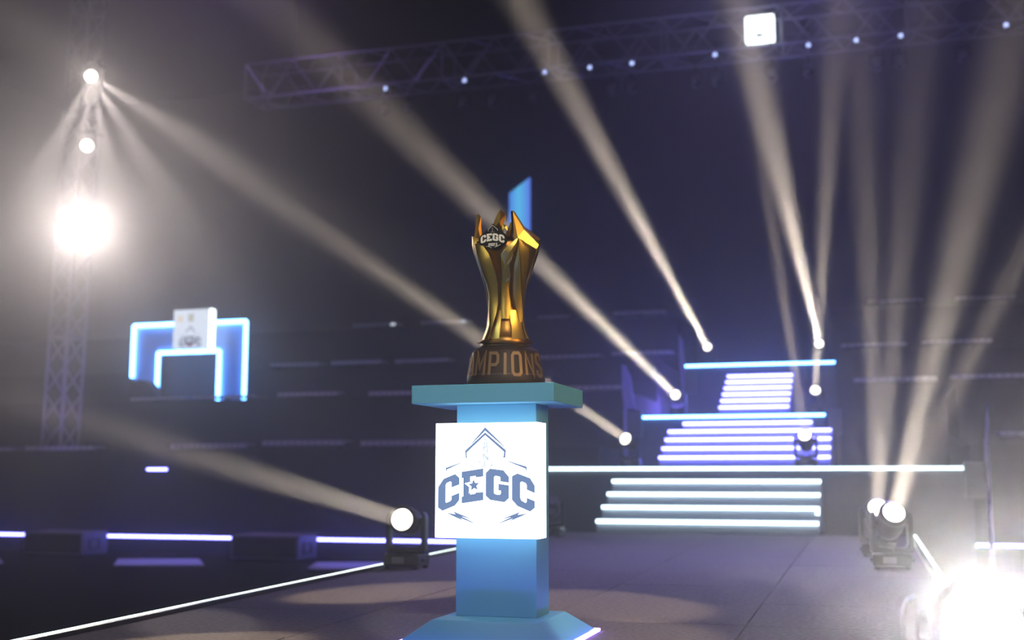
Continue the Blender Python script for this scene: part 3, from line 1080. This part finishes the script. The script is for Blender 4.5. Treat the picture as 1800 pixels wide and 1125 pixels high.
def cup_panel(rows_, mat='gold', name='cup_panel', px=True):
    """raised panel of the cup. rows: (y, left, right, ridge 0..1, edge height, ridge height), left/right in picture x or degrees"""
    vs, fs = [], []
    for (y, a, b, k_, de, dr) in rows_:
        if px:
            a, b = ang(a, y), ang(b, y)
        m_ = a + (b - a) * k_
        vs += [cyl(a, y, de), cyl((a + m_) / 2, y, de + (dr - de) * .62), cyl(m_, y, dr), cyl((b + m_) / 2, y, de + (dr - de) * .62), cyl(b, y, de),
               cyl(b - (b - a) * .03, y, -.028), cyl(m_, y, -.028), cyl(a + (b - a) * .03, y, -.028)]
    n = 8
    nr = len(rows_)
    for i in range(nr - 1):
        for j in range(n):
            q = (j + 1) % n
            fs.append((i * n + j, i * n + q, (i + 1) * n + q, (i + 1) * n + j))
    fs.append(list(range(n)))
    fs.append([(nr - 1) * n + i for i in range(n)])
    o = MB().add(vs, fs).build(name, mat, tr)
    me = o.data
    for p in me.polygons:
        p.use_smooth = len(p.vertices) == 4
    for e_ in me.edges:
        i_, j_ = e_.vertices
        if i_ // n != j_ // n and i_ % n == j_ % n and i_ % n in (0, 2, 4, 5, 7):
            e_.use_edge_sharp = True
    return o


core = MB()
CY_ = (604, 590, 575, 560, 545, 531, 518, 500, 480, 462, 447, 437, 425)
cv, cf = [], []
for y in CY_:
    cv += [cyl(i * 9, y, -.019) for i in range(40)]
for rr_, yy_ in ((.105, 423), (.085, 434), (.05, 460)):
    cv += [Vector((rr_ * cos(VIEW + R(i * 9)), rr_ * sin(VIEW + R(i * 9)), hgt(yy_))) for i in range(40)]
for k_ in range(len(CY_) + 2):
    for i in range(40):
        j = (i + 1) % 40
        cf.append((k_ * 40 + i, k_ * 40 + j, (k_ + 1) * 40 + j, (k_ + 1) * 40 + i))
cf.append(list(range(39, -1, -1)))
cf.append([(len(CY_) + 2) * 40 + i for i in range(40)])
core.add(cv, cf)
core.build('cup_core', 'gold_shaded', tr, smooth=True)
# front: broad left panel, centre strip, raised shard, right panel
cup_panel([(601, 849, 858, .5, .001, .004), (585, 856, 864, .5, .001, .005), (570, 860, 868, .5, .0, .006), (550, 860, 874, .5, .0, .008), (531, 860, 877, .45, .0, .010), (515, 859, 877, .45, .0, .010),
           (498, 855, 876, .5, .0, .012), (475, 846, 871, .5, .0, .014), (458, 840, 865, .5, .0, .014), (446, 836, 860, .45, -.002, .012), (428, 833.5, 847, .4, -.003, .006)])
cup_panel([(560, 881, 897, .5, -.006, .001), (544, 881, 899, .4, -.003, .004), (531, 882, 899, .4, -.001, .006), (511, 883, 896, .45, .0, .006), (498, 883, 897, .5, .0, .006), (488, 883, 898, .5, .0, .007),
           (475, 883, 895, .45, .0, .008), (462, 882.5, 898, .5, .0, .008), (447, 882, 902, .5, .0, .007), (438, 888, 908, .6, .0, .006), (428, 899, 911, .7, .0, .004), (419, 909.5, 912.5, .5, .0, .003)])
cup_panel([(566, 915, 920, .5, .0, .006), (552, 911, 920, .6, .002, .012), (535, 906, 919, .6, .004, .016), (518, 903, 918.5, .6, .004, .018), (500, 903, 918, .62, .004, .018), (480, 904, 917.5, .65, .004, .016),
           (465, 905, 917, .68, .004, .014), (447, 909, 915, .6, .004, .010), (430, 912.5, 913.8, .5, .002, .004)], name='raised_shard')
cup_panel([(545, 919, 921.5, .5, -.004, .0), (511, 918, 925, .5, -.003, .002), (490, 917, 930, .5, -.002, .004), (465, 917, 937, .5, -.002, .006), (447, 915, 942, .45, .0, .006), (437, 914.5, 945.5, .4, .0, .005), (428, 913.5, 931, .3, .0, .003), (420, 912.2, 916, .4, .0, .002)])
# flaring roots on the foot
cup_panel([(602, 900, 934, .6, -.006, .001), (590, 902, 928, .6, -.006, .001), (575, 901, 923.5, .65, -.005, .001), (560, 899, 921.5, .7, -.005, .0), (545, 897, 920, .7, -.006, .0)], name='cup_root')
cup_panel([(602, 860, 878, .3, -.006, .0), (585, 866, 879, .3, -.006, .0), (565, 872, 881, .4, -.006, .0), (545, 877, 884, .5, -.006, -.001)], name='cup_root')
# thin side blades and the back of the cup, by angle
for (a0, a1, yt) in ((-104, -78, 416), (80, 104, 421)):
    cup_panel([(602, a0, a1, .5, -.004, .002), (575, a0, a1, .5, -.004, .002), (545, a0, a1, .5, -.004, .002), (510, a0, a1, .5, -.004, .002), (480, a0, a1, .5, -.004, .002), (447, a0, a1, .5, -.004, .003),
               (430, a0, a1, .5, -.004, .002), (yt, a0 + 8, a1 - 8, .5, -.006, .001)], px=False, name='cup_blade')
for a0 in (112, 150, 188, 222):
    cup_panel([(602, a0, a0 + 32, .5, -.004, .002), (560, a0, a0 + 32, .5, -.004, .004), (520, a0, a0 + 32, .5, -.004, .006), (480, a0, a0 + 32, .5, -.004, .008), (440, a0, a0 + 32, .5, -.004, .006), (418, a0 + 6, a0 + 26, .5, -.006, .002)], px=False)


def vp(x, y, dep):
    p = BT * ((x - AXX) / PPM * (1 - dep / DT)) + BD * dep
    p.z = hz_at(y, dep)
    return p


def spike(front, back, name='crown_spike', mat='gold'):
    n = len(front)
    c = sum((vp(*p) for p in front), Vector()) / n + BD * .006
    vs = [vp(*p) for p in front] + [vp(*p) for p in back] + [c]
    fs = [(i, (i + 1) % n, 2 * n) for i in range(n)] + [(i, n + i, n + (i + 1) % n, (i + 1) % n) for i in range(n)] + [list(range(n, 2 * n))]
    return MB().add(vs, fs).build(name, mat, tr)


def flatspike(pts, d0, d1, mat='gold', name='crown_spike'):
    return spike([(x, y, d0) for (x, y) in pts], [(x, y, d1) for (x, y) in pts], name, mat)


flatspike([(833, 432), (836, 400), (838, 379), (841.5, 376), (846, 381), (847.5, 412), (848, 432)], .01, -.03, 'gold_shaded')
flatspike([(863, 412), (870, 388), (876, 374), (881, 368), (890, 378), (887, 394), (886, 412)], -.085, -.125, 'gold_shaded')
flatspike([(890, 412), (898, 392), (902, 388), (907, 396), (908, 420), (892, 424)], -.075, -.105, 'gold_shaded')
flatspike([(915, 396), (925, 399), (952, 420), (949, 432), (930, 432), (914, 420)], -.03, -.07, 'gold_shaded')
flatspike([(843, 409), (849, 404), (852, 409), (849, 413), (848, 417)], -.02, -.04, 'gold', 'inner_glint')  # gold chip shaped for a bright reflection inside the crown
flatspike([(884, 394), (892, 396), (894, 406), (889, 401), (884, 405)], -.05, -.065, 'gold', 'inner_glint')  # second chip, likewise a reflection made as a solid
# the tall front-right spike with its long slanted facet
fr = [(902.5, 370), (912, 418), (945, 437.5), (949, 430), (924, 399), (906, 372)]
dfr = [.140, .150, .114, .108, .115, .134]
spike([(x, y, d) for (x, y), d in zip(fr, dfr)], [(x - 1, y + 1, d - .035) for (x, y), d in zip(fr, dfr)])
fl = [(899.5, 371), (903, 370.5), (912, 418), (905, 424), (902, 416)]
dfl = [.128, .139, .150, .148, .128]
spike([(x, y, d) for (x, y), d in zip(fl, dfl)], [(x, y, d - .03) for (x, y), d in zip(fl, dfl)], 'crown_spike', 'gold_shaded')
jag = [(884, 445), (890, 440), (895, 446), (901, 441), (903, 448), (900, 458), (896, 463), (897, 472), (899, 485), (896, 494), (886, 497), (884, 480), (889, 466), (885, 458)]
pj = [cyl(ang(x, y), y, .0035) for (x, y) in jag]
MB().prism(pj, BD * .004).build('jagged_inlay', 'gold', tr)

# round-shouldered badge with the emblem
BA = VIEW + R(-21)
BD = Vector((cos(VIEW + R(-6)), sin(VIEW + R(-6)), 0))
BT = Vector((-BD.y, BD.x, 0))
bc = Vector((cos(BA), sin(BA), 0)) * .170
bc.z = hz_at(415, .165)
BU = (Vector((0, 0, 1)) - BD * .05).normalized()


def to_badge(px, py):
    s = (1 - .16 / DT) / PPM
    return bc + BT * ((px - 869.5) * s) + BU * ((414.5 - py) * s)


bo = [(869, 391), (880, 400), (893, 412), (894.5, 424), (884, 431), (878, 434.5), (869, 437.5), (859, 434), (852, 430), (845, 429), (845, 415), (857, 404)]
bdg = MB().prism([to_badge(*p) for p in bo], -BD * .02).build('badge', 'badge_black', tr)
MB().prism([bc - BD * .02 + BT * .02, bc - BD * .02 - BT * .02, bc - BD * .02 - BT * .02 - BU * .04, bc - BD * .02 + BT * .02 - BU * .04], -BD * .06).build('badge_mount', 'gold_shaded', tr)


def bmap(x, y):     # emblem units -> badge picture units
    return (869 + (x - 530) * .0475, 417.5 + (y - 640) * .0475)


for pts_ in (L_C1, [q for q in L_E], L_G, L_C2):
    MB().prism([to_badge(*bmap(*p)) + BD * .0005 for p in pts_], BD * .0025).build('letter', 'badge_white', bdg)
rf = MB()
for q in stroke([(861, 405), (861, 401.5), (868.5, 394), (877.5, 401.5), (877.5, 404)], .7):
    rf.prism([to_badge(*p) + BD * .0005 for p in q], BD * .002)
rf.build('chevron', 'badge_white', bdg)
stt = MB()
for q in stroke([(868.3, 398), (868.3, 406)], 1.2) + stroke([(865.5, 406.5), (872, 406.5)], .9):
    stt.prism([to_badge(*p) + BD * .0005 for p in q], BD * .002)
stt.build('statue_emblem', 'grey_plastic', bdg)
yx = 862.0
for ch in '2023':
    dg = MB()
    for (pp, cl_) in GLYPH[ch]:
        for q in stroke([(yx + a * 2.4, 432 - b * 4.0 - (yx - 862) * .06) for (a, b) in pp], 1.0, cl_):
            dg.prism([to_badge(*p) + BD * .0005 for p in q], BD * .002)
    dg.build('digit', 'badge_white', bdg)
    yx += 4.1
bl = MB()
for q in stroke([(857.5, 432.8), (863, 433.5), (867, 436)], .8) + stroke([(873, 434.5), (879, 432), (883, 430)], .8):
    bl.prism([to_badge(*p) + BD * .0005 for p in q], BD * .002)
bl.build('lightning_bolt', 'badge_white', bdg)

# ------------------------------------------------------------------ stage haze filling the hall
hm = bpy.data.materials.new('stage_haze')
hm.use_nodes = True
nt = hm.node_tree
nt.nodes.remove(nt.nodes['Principled BSDF'])
vs_ = nt.nodes.new('ShaderNodeVolumeScatter')
vs_.inputs['Color'].default_value = (1, 1, 1, 1)
vs_.inputs['Density'].default_value = HAZE_DENSITY
vs_.inputs['Anisotropy'].default_value = HAZE_G
nt.links.new(vs_.outputs[0], nt.nodes['Material Output'].inputs['Volume'])
MAT['stage_haze'] = hm
hz = MB().box(-29.9, 25.9, -7, 37.95, FLOOR_Z + .01, 14.9).build('haze', 'stage_haze')
tag(hz, 'thin stage haze filling the hall and showing the beams', 'haze', kind='stuff')
